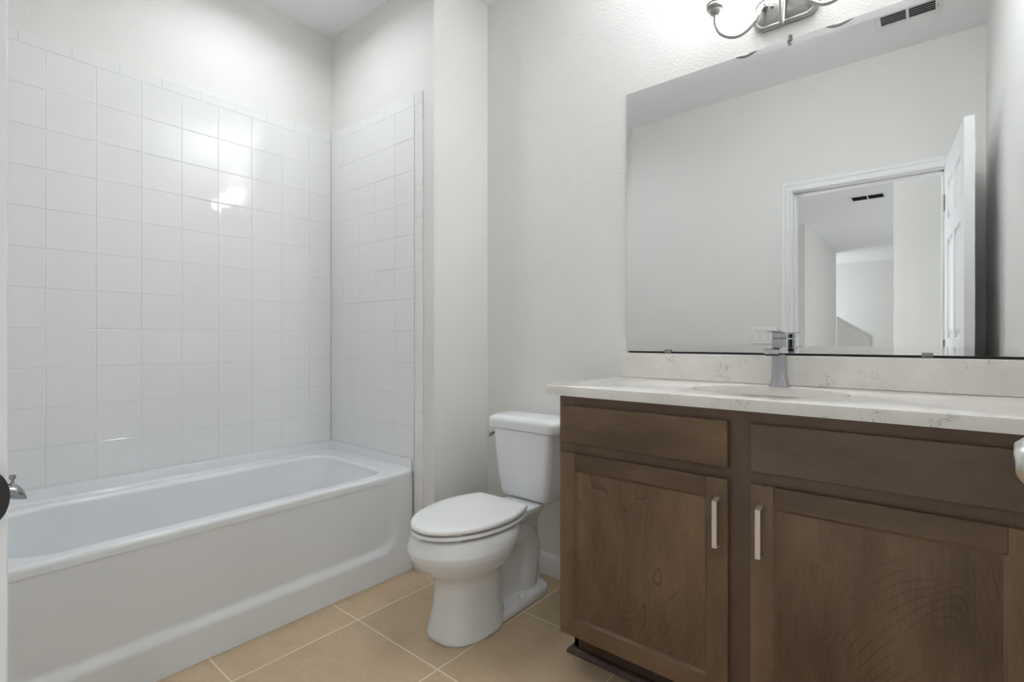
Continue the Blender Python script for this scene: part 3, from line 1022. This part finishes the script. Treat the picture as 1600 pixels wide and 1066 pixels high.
loft(bm, rings + inn + [rings[0]], cap=False)
bmesh.ops.remove_doubles(bm, verts=bm.verts, dist=1e-6)
obj('basin', bm, M['quartz'], sink, smooth='all')
bm = B()
lathe(bm, [(0.026, -0.004), (0.026, 0.003), (0.020, 0.005), (0.018, 0.002), (0.002, 0.003)], (SX, SY, KZ0 - 0.143), 'Z', 28)
obj('drain', bm, M['chrome'], sink, smooth=40)

# ================================================================== FAUCET
FX, FY = -0.369, 1.786
fc = thing('faucet', 'chrome single-lever faucet behind the oval sink', 'faucet', (FX, FY, KZ1))


def sq_ring(hx, hy, z, r, cx=FX, cy=FY):
    return [(x, y, z) for x, y in rrect(cx - hx, cx + hx, cy - hy, cy + hy, r, 5)]


bm = B()
loft(bm, [sq_ring(0.0265, 0.0265, KZ1 + 0.0004, 0.006), sq_ring(0.0262, 0.0262, KZ1 + 0.004, 0.006), sq_ring(0.0235, 0.0235, KZ1 + 0.012, 0.006), sq_ring(0.0213, 0.0213, KZ1 + 0.024, 0.006), sq_ring(0.0203, 0.0203, KZ1 + 0.045, 0.006), sq_ring(0.0200, 0.0200, KZ1 + 0.152, 0.006), sq_ring(0.0188, 0.0188, KZ1 + 0.1535, 0.006)])
obj('body', bm, M['chrome'], fc, smooth=35)
bm = B()
prof = [(FY - 0.016, 1.045), (FY - 0.060, 1.0425), (FY - 0.104, 1.0385), (FY - 0.112, 1.0345), (FY - 0.1145, 1.0225), (FY - 0.110, 1.0185), (FY - 0.060, 1.0205), (FY - 0.016, 1.016)]
prism(bm, prof, 'X', FX - 0.0205, FX + 0.0205)
bmesh.ops.recalc_face_normals(bm, faces=bm.faces)
bmesh.ops.bevel(bm, geom=[e for e in bm.edges], offset=0.002, segments=2, affect='EDGES')
obj('spout', bm, M['chrome'], fc, smooth=40)
bm = B()
box(bm, (FX - 0.0185, FY - 0.1120, 1.0162), (FX + 0.0185, FY - 0.095, 1.0190), 0.0006)  # aerator slot widened in flat black as painted shade under the spout
obj('aerator_shade', bm, M['dark'], fc)
bm = B()
loft(bm, [sq_ring(0.0182, 0.0182, KZ1 + 0.1540, 0.006), sq_ring(0.0200, 0.0200, KZ1 + 0.1555, 0.006), sq_ring(0.0200, 0.0200, KZ1 + 0.1690, 0.006)])
lev = [(FY + 0.021, 1.0855), (FY + 0.021, 1.0885), (FY - 0.03, 1.0895), (FY - 0.085, 1.0925), (FY - 0.088, 1.0912), (FY - 0.03, 1.0862)]
prism(bm, lev, 'X', FX - 0.0205, FX + 0.0205)
obj('lever_handle', bm, M['chrome'], fc, smooth=35)

# ================================================================== MIRROR
MX0, MX1, MZ0, MZ1 = -0.9406, XR - 0.004, 1.0205, 2.0535
mir = thing('wall_mirror', 'large frameless wall mirror over the countertop showing the open door', 'mirror', ((MX0 + MX1) / 2, YW, MZ0))
bm = B()
bw, bd, th = 0.024, 0.0017, 0.006
yf = YW - 0.002 - th
outer_b = [(MX0, YW - 0.002, MZ0), (MX1, YW - 0.002, MZ0), (MX1, YW - 0.002, MZ1), (MX0, YW - 0.002, MZ1)]
outer_f = [(x, yf + bd, z) for x, _, z in outer_b]
inner_f = [(MX0 + bw, yf, MZ0 + bw), (MX1 - bw, yf, MZ0 + bw), (MX1 - bw, yf, MZ1 - bw), (MX0 + bw, yf, MZ1 - bw)]
V = [[bm.verts.new(p) for p in r] for r in (outer_b, outer_f, inner_f)]
for i in range(4):
    j = (i + 1) % 4
    f_ = bm.faces.new((V[0][i], V[0][j], V[1][j], V[1][i])); f_.material_index = 1
    bm.faces.new((V[1][i], V[1][j], V[2][j], V[2][i]))
bm.faces.new(V[2])
f_ = bm.faces.new(V[0]); f_.material_index = 1
obj('mirror_glass', bm, [M['mirror'], M['mirror_edge']], mir)
for x, z, up in ((-0.767, MZ0, 1), (-0.005, MZ0, 1), (-0.352, MZ1, -1)):
    bm = B()
    if up > 0:
        box(bm, (x - 0.013, yf - 0.004, z - 0.006), (x + 0.013, YW - 0.0005, z - 0.0006), 0.001)
        box(bm, (x - 0.013, yf - 0.004, z - 0.004), (x + 0.013, yf - 0.0006, z + 0.007), 0.001)
    else:
        box(bm, (x - 0.005, yf - 0.004, z + 0.0006), (x + 0.005, YW - 0.0005, z + 0.012), 0.001)
        box(bm, (x - 0.005, yf - 0.004, z - 0.006), (x + 0.005, yf - 0.0006, z + 0.006), 0.001)
    obj('mirror_clip', bm, M['clear'], mir)
# dark channel the glass stands in
obj('bottom_channel', bx((MX0 + 0.01, yf + 0.001, 1.0135), (MX1 - 0.01, YW - 0.001, MZ0 - 0.0005)), M['dark'], mir)

# ================================================================== VANITY LIGHT
LX, LZ = -0.366, 2.163
vl = thing('vanity_light', 'brushed nickel three-arm vanity light with lit shades above the mirror', 'wall light', (LX, YW, LZ))
bm = B()
rings = []
for e, y in ((0.0, YW - 0.0005), (0.0, YW - 0.012), (0.003, YW - 0.016), (0.008, YW - 0.018), (0.012, YW - 0.0165), (0.016, YW - 0.0195), (0.030, YW - 0.022)):
    rings.append([(x, y, z) for x, z in rrect(LX - 0.098 + e, LX + 0.098 - e, LZ - 0.056 + e, LZ + 0.056 - e, 0.034 - e * 0.5, 8)])
loft(bm, rings)
obj('backplate', bm, M['nickel'], vl, smooth=40)
for x in (LX - 0.038, LX + 0.038):
    bm = B()
    lathe(bm, [(0.0055, 0.0), (0.0055, -0.005), (0.003, -0.008), (0.0005, -0.0085)], (x, YW - 0.0215, LZ + 0.010), 'Y', 14)
    obj('screw_cap', bm, M['nickel'], vl, smooth=40)
LY = 1.786
SOCK = 2.190
def side_arm(g):
    return [(LX + g * 0.060, YW - 0.02, LZ + 0.018), (LX + g * 0.066, YW - 0.044, 2.168), (LX + g * 0.080, YW - 0.057, 2.128), (LX + g * 0.110, YW - 0.064, 2.098), (LX + g * 0.145, YW - 0.069, 2.092), (LX + g * 0.183, LY, 2.113), (LX + g * 0.203, LY, 2.152), (LX + g * 0.206, LY, SOCK)]


mid_arm = [(LX, YW - 0.02, LZ + 0.018), (LX, YW - 0.037, 2.168), (LX, YW - 0.044, 2.128), (LX, YW - 0.052, 2.092), (LX, YW - 0.066, 2.080), (LX, YW - 0.079, 2.098), (LX, YW - 0.085, 2.140), (LX, YW - 0.086, SOCK)]
lamps = [(LX - 0.206, LY, side_arm(-1)), (LX, YW - 0.086, mid_arm), (LX + 0.206, LY, side_arm(1))]
for x, y, path in lamps:
    bm = B()
    tube(bm, bez(path, 8), 0.0060, 14)
    lathe(bm, [(0.0095, 0.002), (0.011, -0.004), (0.009, -0.010), (0.006, -0.014)], path[0], 'Y', 16)
    arm = obj('arm', bm, M['nickel'], vl, smooth=50)
    bm = B()
    lathe(bm, [(0.006, -0.004), (0.014, 0.0), (0.019, 0.008), (0.021, 0.014), (0.0265, 0.017), (0.0285, 0.022), (0.0285, 0.027), (0.027, 0.030), (0.0285, 0.033), (0.0285, 0.037), (0.022, 0.040), (0.010, 0.041)], (x, y, SOCK), 'Z', 24)
    obj('socket', bm, M['nickel'], arm, smooth=40)
    bm = B()
    outp = [(0.024, 0.041), (0.034, 0.050), (0.044, 0.070), (0.049, 0.095), (0.052, 0.120), (0.058, 0.145), (0.067, 0.160)]
    inp = [(r - 0.003, h) for r, h in outp[::-1]]
    inp[-1] = (0.020, 0.044)
    lathe(bm, outp + inp, (x, y, SOCK), 'Z', 20, cap=False)
    obj('shade', bm, M['glass'], arm, smooth='all')
    bd = bpy.data.lights.new('bulb_light', 'AREA')      # the bulb shining out of the open top of the shade
    bd.shape, bd.size, bd.energy, bd.color = 'DISK', 0.10, BULB_UP, LAMP_COL
    bd.spread = math.radians(135)
    bo = bpy.data.objects.new('bulb_light', bd)
    C.objects.link(bo)
    bo.location, bo.rotation_euler = (x, y, SOCK + 0.150), (PI, 0, 0)
    bo.parent = arm
    bo.location = Vector(bo.location) - Vector(vl.location)

# ================================================================== VENTS AND SWITCHES
def vent(name, cx, cy, lx, ly, label, cat='air vent', zc=ZC, blade='vent'):
    v = thing(name, label, cat, (cx, cy, zc))
    bm = B()
    z0, z1 = zc - 0.008, zc - 0.0005
    fr = 0.025
    for a in ((cx - lx, cy - ly, cx + lx, cy - ly + fr), (cx - lx, cy + ly - fr, cx + lx, cy + ly), (cx - lx, cy - ly + fr, cx - lx + fr, cy + ly - fr), (cx + lx - fr, cy - ly + fr, cx + lx, cy + ly - fr), (cx - 0.006, cy - ly + fr, cx + 0.006, cy + ly - fr)):
        box(bm, (a[0], a[1], z0), (a[2], a[3], z1), 0.002)
    obj('frame', bm, M['vent'], v)
    obj('duct_shadow', bx((cx - lx + 0.01, cy - ly + 0.01, zc - 0.0012), (cx + lx - 0.01, cy + ly - 0.01, zc - 0.0004)), M['dark'], v)
    bm = B()
    ns = 5
    for k in range(ns):
        yy = cy - ly + fr + (2 * ly - 2 * fr) * (k + 0.5) / ns
        for x0, x1 in ((cx - lx + fr, cx - 0.006), (cx + 0.006, cx + lx - fr)):
            # tilted blade
            w_ = (2 * ly - 2 * fr) / ns * 0.22
            vs = [(yy + w_, z0 + 0.0005), (yy + w_ - 0.0012, z0), (yy - w_, z1 - 0.001), (yy - w_ + 0.0012, z1 - 0.0006)]
            prism(bm, vs, 'X', x0, x1)
    obj('louvre', bm, M[blade], v)
    bm = B()
    box(bm, (cx + lx - 0.017, cy - 0.012, z0 - 0.006), (cx + lx - 0.013, cy + 0.012, z0 + 0.001), 0.001)
    obj('damper_lever', bm, M['slat'], v)
    return v


vent('ceiling_vent', -0.088, 0.433, 0.135, 0.078, 'white slotted ceiling vent over the bathroom, seen at the top right of the mirror', zc=ZC)
vent('ceiling_vent', -0.561, 3.722 - 7.214, 0.175, 0.125, 'white two-section ceiling vent in the hall, seen through the doorway in the mirror', zc=ZC, blade='grille')

sw = thing('light_switch', 'white triple rocker switch plate beside the doorway, seen in the mirror left of the faucet', 'light switch', (-0.852, YD, 1.094))
bm = B()
loft(bm, [[(x, y, z) for x, z in rrect(-0.852 - 0.083 + e, -0.852 + 0.083 - e, 1.094 - 0.058 + e, 1.094 + 0.058 - e, 0.006, 4)] for e, y in ((0, YD + 0.0005), (0.0, YD + 0.003), (0.003, YD + 0.006))])
obj('plate', bm, M['switch'], sw, smooth=30)
for dx in (-0.046, 0, 0.046):
    bm = B()
    x = -0.852 + dx
    prism(bm, [(YD + 0.0055, 1.061), (YD + 0.0085, 1.061), (YD + 0.0068, 1.094), (YD + 0.0105, 1.127), (YD + 0.0055, 1.127)], 'X', x - 0.0165, x + 0.0165)
    obj('rocker', bm, M['switch'], sw)
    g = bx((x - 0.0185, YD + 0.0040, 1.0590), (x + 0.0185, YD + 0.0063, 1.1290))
    obj('rocker_gap', g, M['gapgrey'], sw)

# hall: wall plate and the stair's half wall
sw2 = thing('wall_switch', 'small white wall plate on the hall wall, seen in the mirror right of the faucet', 'light switch', (-1.39, -5.6, 1.10))
bm = B()
box(bm, (-1.3895, -5.64, 1.05), (-1.384, -5.56, 1.165), 0.002)
obj('plate', bm, M['switch'], sw2)
bm = B()
box(bm, (-1.3845, -5.617, 1.075), (-1.380, -5.583, 1.14), 0.001)
obj('rocker', bm, M['switch'], sw2)

kw = thing('stair_half_wall', 'sloping half wall of the hall stair, seen small in the mirror', 'half wall', (-1.1, -7.85, 0))
bm = B()
prism(bm, [(-1.388, 0.0), (-0.835, 0.0), (-0.835, 1.12), (-1.388, 1.49)], 'Y', -7.90, -7.78)
obj('wall', bm, M['wall'], kw)
bm = B()
prism(bm, [(-1.388, 1.491), (-0.82, 1.111), (-0.82, 1.145), (-1.388, 1.525)], 'Y', -7.92, -7.757)
obj('cap', bm, M['trim'], kw)
bm = B()
box(bm, (-0.834, -7.92, 0.0), (-0.815, -7.757, 1.110), 0.002)
obj('end_trim', bm, M['trim'], kw)
